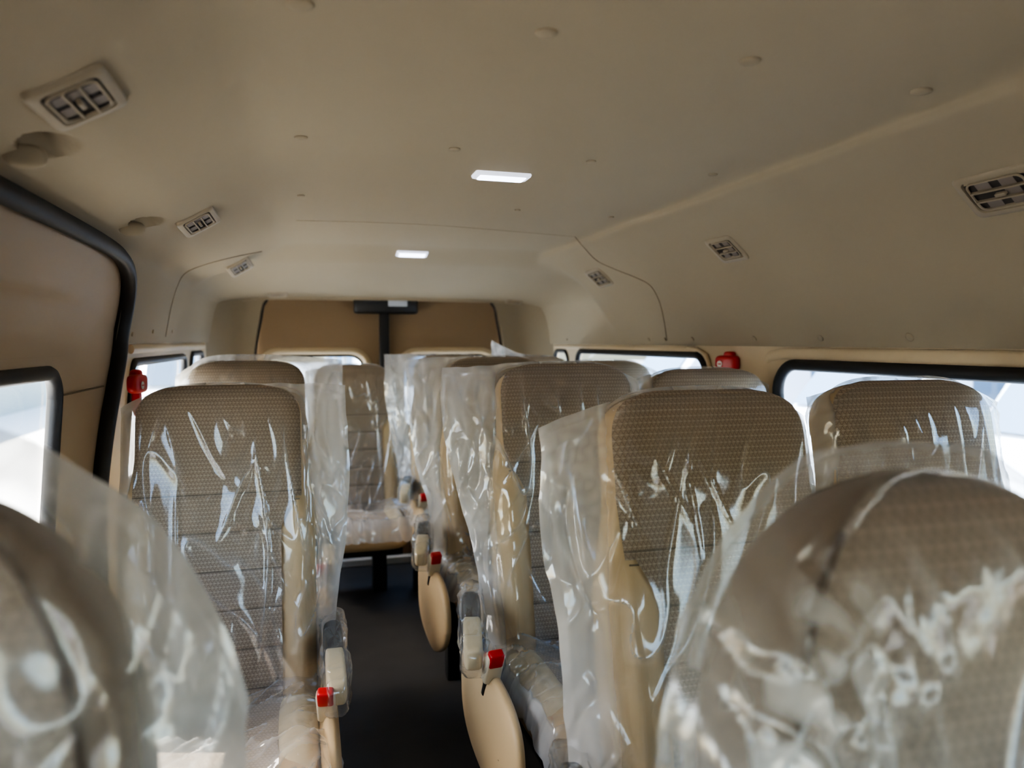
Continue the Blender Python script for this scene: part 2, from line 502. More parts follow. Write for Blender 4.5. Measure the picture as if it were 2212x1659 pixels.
rel(MB().tube([SD(*p) for p in WD], .015, n=10, closed=True).build('window_seal', M['black']), door)
pm = MB(); pane(pm, WD, lambda a, b: SD(a, b) + Vector((-.02, 0, 0))); rel(pm.build('window_pane', M['door_glass'], smooth=False), door)
gl = MB(); gl.tube([SD(1.70 + .04 * i, -.112) + Vector((.001, 0, 0)) for i in range(10)], .0022, n=6); rel(gl.build('panel_seam', M['seam']), door)
def smooth_path(P, k=6):
    return [interp(P, i / (k * (len(P) - 1))) for i in range(k * (len(P) - 1) + 1)]
sp = smooth_path(seal_path)
tag(MB().tube([Vector((xdoor(z) + .012, Y, CZ + z)) for Y, z in sp], .026, n=12, flat=.7).build('trim_3', M['black']), kind='structure')

# cab sides, dashboard and windscreen (behind the camera)
cab = MB()
sheet(cab, -.95, .45, -1.2, -.34, SR); sheet(cab, -.95, .72, -1.2, -.26, lambda Y, z: SL(Y, z) - Vector((.075, 0, 0)))
cab.box((-.53, .73, CZ - .5), (.06, .012, .72)); cab.box((-.51, .1, CZ + .10), (.10, .62, .06)); cab.box((xr(0), .45, CZ - .14), (.01, .01, .2))
sheet(cab, -.95, .45, -.34, -.26, SR)  # unseen side sills raised to keep light off the front ceiling
for x in (xr(0), xl(0) - .075):
    cab.box((x, .40, CZ - .14), (.02, .06, .22)); cab.box((x, .1, CZ + .06), (.03, .52, .05))
    cab.box((x, -.72, CZ - .1), (.03, .04, .30))
tag(cab.build('wall_front', M['cream'], smooth=False), kind='structure')
dash = MB().superell((.445, -.78, .45), (.93, .24, .42), 6, 6)
tag(dash.build('trim_9', M['black_plastic']), kind='structure')
tag(MB().add([(xl(0), -.47, CZ + .27), (xr(0), -.47, CZ + .27), (xr(0), -.66, CZ + .06), (xl(0), -.66, CZ + .06)], [(0, 1, 2, 3)]).build('trim_7', M['headliner'], smooth=False), kind='structure')  # unseen windscreen header, brought low to cut light on the front ceiling
rs = MB()  # unseen outer skin, added to stop sun leaking in round the headliner
prof_r = [(-.56, -.05), (-.57, .12), (-.52, .30), (-.35, .44), (.0, .50), (.445, .52), (.89, .50), (1.24, .44), (1.41, .30), (1.46, .12), (1.45, -.05)]
rs.grid([[(x, Y, CZ + z) for x, z in prof_r] for Y in (-.47, 1.0, 2.5, 4.0, 4.46)])
rs.add([(x, 4.46, CZ + z) for x, z in prof_r], [tuple(range(len(prof_r)))])
rs.add([(x, -.47, CZ + z) for x, z in prof_r], [tuple(range(len(prof_r)))])
for (a_, b_) in ((xl(0), -.56), (xr(0), 1.45)):
    rs.add([(a_, -.47, CZ - .03), (b_, -.47, CZ - .03), (b_, 4.46, CZ - .03), (a_, 4.46, CZ - .03)], [(0, 1, 2, 3)])
tag(rs.build('roof', M['van_white']), kind='structure')
wsc = MB().add([(xl(0), -.98, CZ - .32), (xr(0), -.98, CZ - .32), (xr(0) - .1, -.66, CZ + .06), (xl(0) + .1, -.66, CZ + .06)], [(0, 1, 2, 3)])
tag(wsc.build('window_6', M['clear_glass'], smooth=False), kind='structure')
for i, sx in ((7, xr), (8, lambda z: xl(z) - .075)):
    w = MB().add([(sx(0), -.68, CZ - .26), (sx(0), .34, CZ - .26), (sx(0), .34, CZ + .02), (sx(0), -.68, CZ + .02)], [(0, 1, 2, 3)])
    tag(w.build('window_%d' % i, M['clear_glass'], smooth=False), kind='structure')

# floor
fl = MB().box((.445, 1.6, -.03), (.965, 2.66, .03))
tag(fl.build('floor', M['floor'], smooth=False), kind='structure')
tag(MB().box((.435, 4.17, .16), (.86, .012, .16)).build('trim_8', M['kick'], smooth=False), kind='structure')
tag(MB().box((.43, 3.99, .018), (.80, .024, .018), bev=.004).build('trim_4', M['alu'], smooth=False), kind='structure')

# rear wall: pillars with the door opening, rounded upper corners
DX0, DX1, DZ1 = -.272, 1.142, .232
rw = MB()
def corner(x_out, x_in, s):
    pts = []
    for k in range(17):
        t = k / 16
        # bends from the side wall round to the rear face
        x = lerp(x_out, x_in, sstep(0, 1, t) * .25 + t * .75); Y = 4.04 + .22 * (1 - (1 - t) ** 2.4)
        pts.append((x, Y))
    return pts
for (xo, xi, fl_) in ((xl(0), DX0, False), (xr(0), DX1, True)):
    prof = corner(xo, xi, 1)
    zs = [-1.2 + 1.52 * j / 40 for j in range(41)]
    rws = []
    for z in zs:
        r = []
        for (x, Y) in prof:
            q = (x - xo) / (xi - xo)
            # the opening narrows upward
            shift = (.045 * sstep(-.1, .24, z) + .03 * sstep(.17, .245, z) ** 2) * q * (1 if xi < .4 else -1)
            dent = .018 * math.exp(-((q - .55) / .18) ** 2) * sstep(-.05, .1, z)
            r.append((x + shift, Y + dent, CZ + z))
        rws.append(r)
    rw.grid(rws, flip=fl_)
    e = [r[-1] for r in rws]
    rw.grid([e, [(p[0], p[1] + .05, p[2]) for p in e]], flip=fl_)
for k in range(2):
    pass
rw.box((.435, 4.30, CZ + DZ1 + .12), (.74, .04, .12), bev=.012)
tag(rw.build('wall_rear', M['headliner']), kind='structure')
lo = MB().box((.435, 4.36, .25), (.95, .02, .35)); tag(lo.build('wall_rear_lower', M['brown_panel'], smooth=False), kind='structure')

# the two rear doors
SEAM_X = .435
def rear_door(idx, x0, x1, w0, w1):
    d = empty('door_%d' % idx, ((x0 + x1) / 2, 4.33, 0)); tag(d, kind='structure')
    sf = lambda x, z: Vector((x, 4.335 + .03 * sstep(.0, .25, z) - .012 * math.sin(PI * min(1, max(0, (x - x0) / (x1 - x0)))), CZ + z))
    hole = rrect(w0, w1, -.52, -.078, .085)
    hole2 = rrect(w0 - .045, w1 + .045, -.565, -.036, .125)
    mb = MB(); panel_hole(mb, rect(x0, x1, -1.15, .34), hole2, sf, rings=16); rel(mb.build('inner_panel', M['brown_panel']), d)
    # cream surround with a rolled edge
    rr_ = []
    N_ = len(hole)
    for k in range(7):
        t = k / 6
        rr_.append([sf(lerp(hole[i][0], hole2[i][0], t), lerp(hole[i][1], hole2[i][1], t)) + Vector((0, -.020 * math.sin(PI * t) + .02 * (1 - t), 0)) for i in range(N_)])
    mb = MB(); mb.grid(rr_, closed=True); rel(mb.build('window_surround', M['cream']), d)
    rel(MB().tube([sf(*p) + Vector((0, .022, 0)) for p in rrect(w0 + .004, w1 - .004, -.516, -.082, .082)], .007, n=8, closed=True).build('window_seal', M['black']), d)
    mb = MB(); pane(mb, hole, lambda a, b: sf(a, b) + Vector((0, .035, 0))); rel(mb.build('window_pane', M['glass'], smooth=False), d)
    return d
rear_door(2, DX0 - .05, SEAM_X, -.225, .325)
rear_door(3, SEAM_X, DX1 + .05, .545, 1.085)
# black rubber round the opening and the centre weather strip
ed = MB()
for s, x in ((1, DX0), (-1, DX1)):
    ed.tube([(x + s * (.045 * sstep(-.1, .24, z) + .03 * sstep(.17, .245, z) ** 2) + s * .004, 4.312, CZ + z) for z in [-.6 + .84 * i / 40 for i in range(41)]], .008, n=8)
tag(ed.build('trim_5', M['black']), kind='structure')
tag(MB().box((SEAM_X, 4.29, CZ - .42), (.027, .022, .66), bev=.008).build('trim_6', M['black']), kind='structure')
# high brake light housing hung from the header behind the centre strip
bl = empty('brake_light', (SEAM_X + .01, 4.28, CZ + .195)); tag(bl, 'black high mounted brake light housing with pale lens above the rear doors', 'brake light')
for nm, mb, mt in (('housing', MB().box((0, .0, .02), (.182, .018, .058), bev=.016), M['black_plastic']),
                   ('lens', MB().box((.065, -.018, .03), (.055, .006, .026), bev=.004), M['screen']),
                   ('lens', MB().box((-.085, -.018, .034), (.05, .006, .02), bev=.004), M['black'])):
    mb.build(nm, mt, bl)
bl.children[-1].name = 'inspection_cap'

# seams in the headliner
def seam(ps, r=.0022):
    MB().tube(ps, r, n=6).build('panel_seam', M['seam'], ceiling)
def seam_uv(pts, k=10, r=.0022):
    P = []
    P = [interp(pts, i / (k * (len(pts) - 1))) for i in range(k * (len(pts) - 1) + 1)]
    Q = [on_head(*p)[0] for p in P]
    seam([q for q in Q if q is not None], r)
seam_uv([(1242, 511), (1262, 535), (1290, 563), (1330, 582), (1375, 600), (1405, 617), (1424, 650), (1434, 690), (1441, 735)])
seam_uv([(640, 476), (800, 480), (950, 487), (1100, 499), (1242, 511)], r=.0008)
seam_uv([(565, 543), (500, 556), (440, 572), (400, 590), (382, 620), (370, 660), (362, 700), (357, 728)])

# screw caps and stud covers of the headliner
caps = [(648, 8, .018), (1180, 70, .016), (1620, 131, .016), (1990, 196, .017), (650, 296, .014), (982, 321, .013), (1277, 348, .012), (1540, 376, .012),
        (650, 422, .011), (1118, 453, .010), (1320, 468, .010),
        (1965, 728, .012), (1773, 730, .011), (1630, 731, .010), (1496, 732, .009), (1437, 733, .008), (1402, 733, .008), (1225, 734, .007),
        (285, 722, .007), (330, 716, .007), (372, 716, .007)]
for (u, v, r) in caps:
    p, nr = on_head(u, v)
    if p is None: continue
    mb = MB()
    a = nr.orthogonal().normalized(); b = nr.cross(a)
    ring = lambda rad, h: [p + (a * math.cos(2 * PI * i / 24) + b * math.sin(2 * PI * i / 24)) * rad + nr * h for i in range(24)]
    mb.grid([ring(r * .9, -.002), ring(r * .9, .0016), ring(r * .8, .0032), ring(r * .4, .0038), ring(.0005, .0039)], closed=True)
    mb.build('screw_cap', M['headliner'], ceiling)

# grab recesses above the sliding door: a shallow scooped cup with a small hook
for (cx, cY, sc) in RECESS:
    MB().superell((cx - .030 * sc, cY + .006, CZ + .243), (.026 * sc, .014 * sc, .016 * sc), 2.5, 2.5).build('coat_hook', M['headliner'], ceiling)

# ------------------------------------------------------------------ air vents on the coves
def make_vent(name, label, u, v, sy, sx, tlt=0.0):
    p, nr = on_head(u, v)
    t = empty(name, p)
    tag(t, label, 'air vent', 'louvred air vents in the headliner coves')
    ya = Vector((0, 1, 0)); ya = (ya - nr * nr.dot(ya)).normalized(); xa = ya.cross(nr).normalized()
    t.matrix_world = Matrix.Translation(p) @ Matrix((xa, ya, nr)).transposed().to_4x4()
    if tlt: t.matrix_world = t.matrix_world @ Matrix.Rotation(tlt, 4, 'X') @ Matrix.Translation((0, 0, abs(math.sin(tlt)) * sy * .42))
    # frame
    def loop(hx, hy, r, z): return [(q[0], q[1], z) for q in rrect(-hx, hx, -hy, hy, r, 6)]
    mb = MB()
    hx, hy = sx / 2, sy / 2
    mb.grid([loop(hx, hy, .014, -.004), loop(hx, hy, .014, .002), loop(hx - .003, hy - .003, .012, .005), loop(hx - .012, hy - .014, .01, .005), loop(hx - .014, hy - .016, .009, .001), loop(hx - .014, hy - .016, .009, -.002)], closed=True)
    mb.build('frame', M['vent'], t)
    MB().add(loop(hx - .01, hy - .012, .01, .0008), [tuple(range(28))]).build('recess', M['vent_dark'], t, smooth=False)
    mb = MB().tube([(q[0], q[1], .004) for q in rrect(-hx + .017, hx - .017, -hy + .022, hy - .022, .012, 6)], .0022, n=6, closed=True)
    mb.build('louvre_rim', M['vent'], t)
    for k in (-1, 1):
        x = k * (hx - .017) / 3
        MB().box((x, 0, .004), (.0016, hy - .022, .003)).build('louvre', M['vent'], t, smooth=False)
    for k in (-1, 0, 1):
        for q in (-1, 1):
            if k == 0 and q == 1: continue
            MB().box((k * (hx - .017) * 2 / 3, q * (hy - .02) * .42, .0022), ((hx - .02) / 3.6, .012 * sy / .13, .0008)).build('vane', M['vane'], t, smooth=False)
    MB().box((0, -.002, .007), (.0032, .010, .004), bev=.0015).build('thumb_tab', M['vent'], t)
    return t
V = [('louvred ceiling air vent above the sliding door, largest in view', 170, 214, .135, .092),
     ('louvred ceiling air vent over the rear end of the black door seal', 427, 475, .135, .092),
     ('small-looking louvred air vent just behind the curved cove seam, above the sliding door side', 515, 571, .135, .092),
     ('louvred air vent cut by the picture edge, above the big window opposite the door', 2165, 413, .15, .095),
     ('louvred air vent in the cove opposite the sliding door, in front of the cove seam', 1570, 538, .135, .095),
     ('louvred air vent touching the cove seam, opposite the sliding door', 1297, 598, .135, .095)]
for k_, (lb, u, v, sy, sx) in enumerate(V): make_vent('air_vent', lb, u, v, sy, sx, (0, .10, .2, 0, 0, .1)[k_])
for (u, v, lb) in ((600, 634, 'tiny slotted air vent on the rear header nearest the sliding door side'), (1110, 650, 'tiny slotted air vent on the rear header above the end of the window row')):
    make_vent('air_vent', lb, u, v, .07, .10, .2)

# ------------------------------------------------------------------ dome lights
def dome(u, v, label, hx, hy):
    p, nr = on_head(u, v)
    t = empty('dome_light', p); tag(t, label, 'ceiling light', 'lit dome lights along the headliner')
    ya = Vector((0, 1, 0)); ya = (ya - nr * nr.dot(ya)).normalized(); xa = ya.cross(nr).normalized()
    t.matrix_world = Matrix.Translation(p) @ Matrix((xa, ya, nr)).transposed().to_4x4()
    MB().box((0, 0, .003), (hx, hy, .006), bev=.005).build('bezel', M['white_bezel'], t)
    MB().box((0, 0, .008), (hx - .011, hy - .008, .004), bev=.003).build('lens', M['led'], t)
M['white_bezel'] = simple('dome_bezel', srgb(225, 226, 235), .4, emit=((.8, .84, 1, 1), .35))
dome(1083, 377, 'lit rectangular dome light in the middle of the ceiling, the larger one', .066, .030)
dome(890, 547, 'lit dome light at the rear of the ceiling ahead of the rear doors', .066, .028)

# ------------------------------------------------------------------ emergency hammers in red holders
def hammer(loc, rotz, label):
    t = empty('emergency_hammer', loc, rotz); tag(t, label, 'emergency hammer', 'red emergency hammers on the window pillars')
    MB().superell((0, .018, 0), (.047, .018, .026), 4, 3).build('holder', M['red'], t)
    MB().superell((.004, .022, .026), (.020, .014, .013), 3, 3).build('hammer_head', M['red'], t)
    MB().superell((.004, .022, -.04), (.012, .012, .05), 3, 3).build('handle', M['red'], t)
    MB().cyl((-.018, -.0015, -.003), (-.018, -.0025, -.003), .0105, n=20).build('sticker', M['white'], t, smooth=False)
    MB().box((-.018, -.003, -.003), (.007, .0004, .0016)).build('sticker_mark', M['red'], t, smooth=False)
hammer((1.338, 2.18, CZ - .072), math.radians(-70), 'red emergency hammer on the pillar between the two window-side windows')
bpy.context.view_layer.update()
hammer((-.425, 2.21, CZ - .115), math.radians(82), 'red emergency hammer beside the black sliding door seal')

# ------------------------------------------------------------------ seats
H, TILT = .765, math.radians(12.0)
def half_w(z):
    w = .222 - .030 * sstep(.40, .60, z)
    z1 = H - .10
    if z > z1: w *= max(0.0, 1 - ((z - z1) / (H - z1)) ** 3.2) ** (1 / 3.2)
    return max(w, 1e-4)
def half_t(z):
    t = .062 - .010 * sstep(.2, .6, z)
    z1 = H - .075
    if z > z1: t *= max(0.0, 1 - ((z - z1) / (H - z1)) ** 2.2) ** (1 / 2.2)
    return max(t, 1e-4)
def half_wf(z):    # front seats: domed head
    z1 = H - .27
    w = .205 + .02 * sstep(.45, .2, z)
    if z > z1: w *= max(0.0, 1 - ((z - z1) / (H - z1)) ** 2.35) ** (1 / 2.1)
    return max(w, 1e-4)
def half_tf(z):
    t = .06; z1 = H - .12
    if z > z1: t *= max(0.0, 1 - ((z - z1) / (H - z1)) ** 2.3) ** (1 / 2.3)
    return max(t, 1e-4)
NEXP = 5.0
def bolster(x, z):
    return .016 * math.exp(-((abs(x) - .185) / .035) ** 2) * sstep(.55, .40, z) + .008 * math.exp(-(x / .12) ** 2) * math.exp(-((z - .2) / .12) ** 2)
class Shape:
    def __init__(s, front):
        s.hw = half_wf if front else half_w
        s.ht = half_tf if front else half_t
        s.front = front
    def depth(s, x, z):
        w = s.hw(z)
        q = min(1.0, abs(x) / w)
        d = s.ht(z) * (1 - q ** NEXP) ** (1 / NEXP)
        if not s.front: d += bolster(x, z) * min(1, (1 - q) * 8)
        return d
    def top(s, x):
        lo, hi = 0.0, H
        if s.hw(H * .5) < abs(x): return None
        lo = H * .5
        for _ in range(30):
            m = (lo + hi) / 2
            if s.hw(m) > abs(x): lo = m
            else: hi = m
        return lo
SH, SHF = Shape(False), Shape(True)
BASE = Vector((0, 0, .36))
RT = Matrix.Rotation(-TILT, 3, 'X')
def tilt(x, y, z): return RT @ Vector((x, y, z)) + BASE

def back_core(S, m):
    mb = MB(); rws = []; K = 60; NA = 56
    for j in range(K + 1):
        t = j / K; z = -.03 + (H + .03) * (1 - (1 - t) ** 1.8)
        w = S.hw(max(z, 0)); r = []
        for i in range(NA):
            a = 2 * PI * i / NA
            c, s_ = math.cos(a), math.sin(a)
            x = w * math.copysign(abs(c) ** (2 / NEXP), c)
            d = S.ht(max(z, 0)) * math.copysign(abs(s_) ** (2 / NEXP), s_)
            y = d
            if s_ < 0 and not S.front: y -= bolster(x, z) * min(1, (1 - min(1, abs(x) / w)) * 8)
            r.append(tilt(x, y, z))
        rws.append(r)
    mb.grid(rws, closed=True)
    return mb
def patch(S, zlo, xhalf, gap=.003, top=False, nu=44, nv=70, x_in=None):
    """a fabric panel lying on the front of the back rest; with top it wraps over the crown"""
    mb = MB(); rws = []; uv = []
    back = .10 if top else 0
    for j in range(nv + 1):
        t = j / nv
        L = (H + .0 - zlo) + back if top else (xhalf[1] - zlo)
        s = t * L
        if top:
            tt = 1 - (1 - t) ** 1.0
            if s <= H - zlo: z, side = zlo + s, -1
            else: z, side = H - (s - (H - zlo)), 1
        else: z, side = zlo + s, -1
        r = []
        for i in range(nu + 1):
            q = -1 + 2 * i / nu
            w = S.hw(z)
            xm = min(xhalf[0](z), w * .985) if callable(xhalf[0]) else min(xhalf[0], w * .985)
            x = xm * math.copysign(abs(q) ** .8, q)
            zz = z
            gz = gap
            d = S.depth(x, zz)
            grv = 0
            if not top and not S.front:
                sv = abs(((zz / .09) % 1) - .5) * .09
                grv = .004 * math.exp(-(sv / .006) ** 2)
            y = side * (d + gz - grv)
            r.append(tilt(x, y, z + (gz if z > H - .04 else 0)))
            uv.append((x, zlo + s))
        rws.append(r)
    mb.grid(rws)
    return mb, uv
SHOULD = .47
def fab_half(z): return .142 + .043 * sstep(.40, .52, z)
def seat_meshes():
    R = {}
    R['backrest'] = back_core(SH, None).mesh('backrest', M['leather'])
    mb, uv = patch(SH, .0, (fab_half, SHOULD + .02), gap=.0065, nv=150); R['back_panel'] = mb.mesh('back_panel', M['fabric'], uvs=uv)
    mb, uv = patch(SH, SHOULD + .012, (lambda z: .19, None), top=True); R['headrest_panel'] = mb.mesh('headrest_panel', M['fabric'], uvs=uv)
    # piping line round the head panel
    P = [tilt(x, -(SH.depth(x, SHOULD + .004) + .003), SHOULD + .004) for x in [-.185 + .37 * i / 30 for i in range(31)]]
    R['piping'] = MB().tube(P, .0018, n=6).mesh('piping', M['seam'])
    # cushion, local front is -y
    def sag(p):
        p.z += .022 * sstep(.1, -.24, p.y) ; return p
    R['cushion'] = MB().superell((0, -.225, .315), (.222, .245, .068), 4, 6, 48, 24, fn=sag).mesh('cushion', M['leather'])
    mb = MB(); rws = []; uv = []
    for j in range(41):
        y = -.225 + .235 * (-1 + 2 * j / 40)
        r = []
        for i in range(31):
            x = -.138 + .276 * i / 30
            q = (abs(x) / .222) ** 6 + (abs(y + .225) / .245) ** 6
            zt = .068 * max(0.0, 1 - q ** (4 / 6)) ** .25 + .022 * sstep(.1, -.24, y + .225)
            sv = abs((((y + .05) / .11) % 1) - .5) * .11
            zt -= .004 * math.exp(-(sv / .006) ** 2)
            r.append((x, y, .315 + zt + .004)); uv.append((x, .6 - y * 1.0))
        rws.append(r)
    mb.grid(rws); R['cushion_panel'] = mb.mesh('cushion_panel', M['fabric'], uvs=uv)
    R['bolster'] = MB().superell((0, -.19, .352), (.046, .20, .052), 2.6, 3.5, 28, 18).mesh('cushion_bolster', M['leather_pale'])
    R['side_cover'] = MB().superell((0, -.20, .30), (.022, .27, .135), 3, 3.0, 40, 24, fn=lambda p: Vector((p.x, p.y, p.z + .06 * sstep(0, -.27, p.y) * (1 if p.z < 0 else .15)))).mesh('side_cover', M['leather'])
    # arm rest folded down: black pivot cap, beige pad
    R['arm_pad'] = MB().superell((0, -.185, 0), (.0215, .095, .028), 5.5, 5, 36, 22).mesh('armrest', M['leather_pale'])
    R['arm_cap'] = MB().superell((0, -.030, -.004), (.0235, .085, .036), 5, 4, 36, 22, fn=lambda p: Vector((p.x, p.y - .012 * sstep(-.05, .05, p.z), p.z))).mesh('pivot_cap', M['black_plastic'])
    R['buckle'] = MB().box((0, 0, 0), (.020, .014, .038), bev=.006).mesh('seat_belt_buckle', M['ivory'])
    R['button'] = MB().box((0, -.005, .030), (.0165, .0115, .018), bev=.004).mesh('release_button', M['red'])
    R['stalk'] = MB().box((0, .004, -.058), (.012, .006, .028), bev=.003).mesh('buckle_stalk', M['black_plastic'])
    R['leg'] = MB().box((0, 0, .12), (.022, .028, .14), bev=.004).mesh('leg', M['steel_black'], smooth=False)
    R['frame'] = MB().box((0, -.17, .245), (.20, .17, .018), bev=.006).mesh('seat_frame', M['steel_black'])
    return R
SM = seat_meshes()

# --- film covers (numpy: many vertices, real folds)
def _h(ix, iy, iz, k):
    n_ = (ix * 374761393 + iy * 668265263 + iz * 2147483647 + k * 1274126177) & 0xffffffff
    n_ = ((n_ ^ (n_ >> 13)) * 1274126177) & 0xffffffff
    n_ = ((n_ ^ (n_ >> 16)) * 2246822519) & 0xffffffff
    return ((n_ ^ (n_ >> 15)) & 0xffff) / 32767.5 - 1.0
def pn(x, y, z=0.0):
    """gradient noise, about -1..1"""
    x, y, z = np.broadcast_arrays(np.asarray(x, float), np.asarray(y, float), np.asarray(z, float))
    ix, iy, iz = (np.floor(a).astype(np.int64) for a in (x, y, z))
    fx, fy, fz = x - ix, y - iy, z - iz
    ux, uy, uz = (a * a * a * (a * (a * 6 - 15) + 10) for a in (fx, fy, fz))
    def g(a, b, c):
        return _h(ix + a, iy + b, iz + c, 1) * (fx - a) + _h(ix + a, iy + b, iz + c, 2) * (fy - b) + _h(ix + a, iy + b, iz + c, 3) * (fz - c)
    L = lambda p, q, t: p + (q - p) * t
    return 1.25 * L(L(L(g(0, 0, 0), g(1, 0, 0), ux), L(g(0, 1, 0), g(1, 1, 0), ux), uy), L(L(g(0, 0, 1), g(1, 0, 1), ux), L(g(0, 1, 1), g(1, 1, 1), ux), uy), uz)
def rg_(n_, p): return np.clip(1 - np.abs(n_) * 2.2, 0, 1) ** p
def ss(a, b, x):
    t = np.clip((x - a) / (b - a), 0, 1); return t * t * (3 - 2 * t)
def back_cover(S, seed, m, ext, wall, corner_z, low_ext=None, zbot=.0, amp=1.0, top_gap=.010, nu=150, nv=190, dome=False, hz_gain=1.0, crumple=1.0, crumple_l=0.0, flap_hz=1.0, flutter=1.0, bulge=.85):
    """film bag pulled over a back rest. aisle side at -x (mirrored with m=-1); ext = how far the flat bag stands out there"""
    low_ext = ext * .55 if low_ext is None else low_ext
    wb = .222
    zt_tab = np.linspace(0, H, 400); hw_tab = np.array([S.hw(z) for z in zt_tab]); ht_tab = np.array([S.ht(z) for z in zt_tab])
    xs_tab = np.linspace(0, .24, 200); top_tab = np.array([(S.top(x) or 0.0) for x in xs_tab])
    hw = lambda z: np.interp(z, zt_tab, hw_tab); ht = lambda z: np.interp(z, zt_tab, ht_tab)
    XL = lambda z: -(wb + low_ext + (ext - low_ext) * ss(.05, .62, z) + .014 * pn(seed, z * 5, 3.3) + .004 * pn(seed, z * 17, 1.3))
    XR = lambda z: wb + wall + .008 * pn(seed + 9, z * 8, 1.1)
    def ztop(x):
        zs = np.where(np.abs(x) < hw_tab.max(), np.interp(np.abs(x), xs_tab, top_tab) + top_gap, 0)
        if dome:
            W = np.where(x < 0, wb + ext, wb + wall) + .012
            q = np.clip(np.abs(x) / W, 0, 1); z1 = H - .34
            line = z1 + (H + top_gap - z1) * (1 - q ** 2.5) ** (1 / 2.3)
        else:
            e = np.where(x < 0, -XL(np.array(H * .9)), XR(np.array(H * .9)))
            t = np.clip(np.abs(x) / e, 0, 1)
            line = np.where(x < 0, H + top_gap + (corner_z - H - top_gap) * t ** 1.6, H + top_gap - (.05 + top_gap) * t ** 2.5)
        line = line + .007 * pn(x * 16, seed, 2.2) * np.where(zs < line, 1, .2)
        return np.maximum(zs, line)
    V_, HZ, FC = [], [], []
    for side in (-1, 1):
        v = (1 - (1 - np.linspace(0, 1, nv + 1)) ** 1.25)[:, None]
        q = np.linspace(-1, 1, nu + 1)[None, :]
        zg = zbot + v * (H - zbot)
        x0, x1 = XL(zg), XR(zg)
        x = x0 + (x1 - x0) * (q + 1) / 2
        zt = ztop(x); zb = zbot + .012 * pn(x * 9, seed, 7.7)
        z = zb + v * (zt - zb)
        zc = np.clip(z, 0, H * .9999); w = hw(zc); qq = np.clip(np.abs(x) / w, 0, 1)
        ds = ht(zc) * (1 - qq ** NEXP) ** (1 / NEXP)
        if not S.front:
            bo = .016 * np.exp(-((np.abs(x) - .185) / .035) ** 2) * ss(-.55, -.40, -z) + .008 * np.exp(-(x / .12) ** 2) * np.exp(-((z - .2) / .12) ** 2)
            ds = ds + bo * np.minimum(1, (1 - qq) * 8) * (1 if side < 0 else 0)
        ds = np.where((np.abs(x) < w) & (z < H), ds, 0)
        edge = np.where(x < 0, x0, x1)
        out = np.clip((np.abs(x) - w * .94) / np.maximum(1e-3, np.abs(edge) - w * .94), 0, 1)
        tn = np.where(np.abs(x) > w * .80, ht(np.minimum(zc, H - .06)) * bulge * (1 - out) ** 1.1, 0)
        ft = np.clip((zt - z) / .05, 0, 1); fs_ = np.clip(np.abs(x - edge) / .02, 0, 1)
        d = np.maximum(ds, tn * np.minimum(1, ft * 1.2)) + .006 * np.minimum(1, ft * 3) * np.minimum(1, fs_ * 1.5)
        body = ss(.02, .14, zt - z); flap = ss(0, .35, out)
        wx = x + .035 * pn(x * 4 + seed, z * 2.5, 5.1 + side); sd = seed + side * 3.1
        m1 = ss(-.15, .35, pn(x * 5 + sd, z * 2.5, 8.8)); m2 = ss(-.1, .4, pn(x * 6, z * 5 + sd, 1.8))
        r1 = rg_(pn(wx * 14 + sd, z * 1.6, sd), 5)
        r2 = rg_(pn((wx + .35 * z) * 12 + sd * 2, (z - .4 * x) * 2.6, 4.0), 6)
        r3 = rg_(pn((wx - .5 * z) * 11 + sd, (z + .5 * x) * 3.2, 9.0), 7)
        bil = np.abs(pn(wx * 24, z * 17, sd)); bil2 = np.abs(pn(x * 52, z * 44, sd + 2))
        cr_l = crumple_l * ss(.06, .16, -x) if crumple_l else 0.0
        disp = amp * body * (.011 * r1 * m1 + .008 * r2 * m2 + .006 * r3 * (1 - m2) + .005 * np.abs(pn(wx * 7, z * 2.2, sd)) + crumple * ((.0035 * m2 + .002 * flap * m1) * bil + .0016 * (.3 * m2 + .7 * flap * m2 + 2.5 * cr_l) * bil2 + .016 * cr_l * bil))
        f2 = flap + .18 * ss(.25, .0, z) * 0
        fl = f2 * flutter * (.018 * pn(x * 13 + seed, z * 5, 2.0) + .010 * rg_(pn(x * 18, z * 6, seed), 3) + .0025 * np.abs(pn(x * 30, z * 22, seed + 4))) * np.minimum(1, ft * 2)
        y = side * (d + disp * np.minimum(1, fs_ * 2)) + fl + .012 * flap * np.sin(z * 9 + seed)
        hz = np.maximum.reduce([.95 * cr_l * ss(.14, .34, np.abs(pn(wx * 26 + 3, z * 20, sd + 11)) + .25 * bil2) * body + 0 * x, flap_hz * flap * (.42 + .25 * m2 * bil2 + .6 * np.abs(pn(x * 9, z * 5, sd + 7)) + .35 * rg_(pn(x * 16, z * 5, seed), 3)), .55 * r1 ** 2 * m1 * body, .45 * r2 ** 2 * m2 * body, .4 * r3 ** 2 * (1 - m2) * body, .35 * (1 - ft) * (z > H - .12)])  # whitened blobs and ridge lines stand in for reflected glints; flaps are milky film
        ca, sa = math.cos(TILT), math.sin(TILT)
        P = np.stack([x * m, y * ca + z * sa, -y * sa + z * ca + BASE.z], -1)
        b0 = len(V_[0]) if V_ else 0
        V_.append(P.reshape(-1, 3)); HZ.append(np.clip(hz * hz_gain, 0, 1).ravel())
        n_ = nu + 1
        I = (np.arange(nv)[:, None] * n_ + np.arange(nu)[None, :]).ravel() + b0
        fq = np.stack([I, I + 1, I + 1 + n_, I + n_], -1)
        FC.append(fq[:, ::-1] if side * m > 0 else fq)
    return np.concatenate(V_), np.concatenate(FC), np.concatenate(HZ)
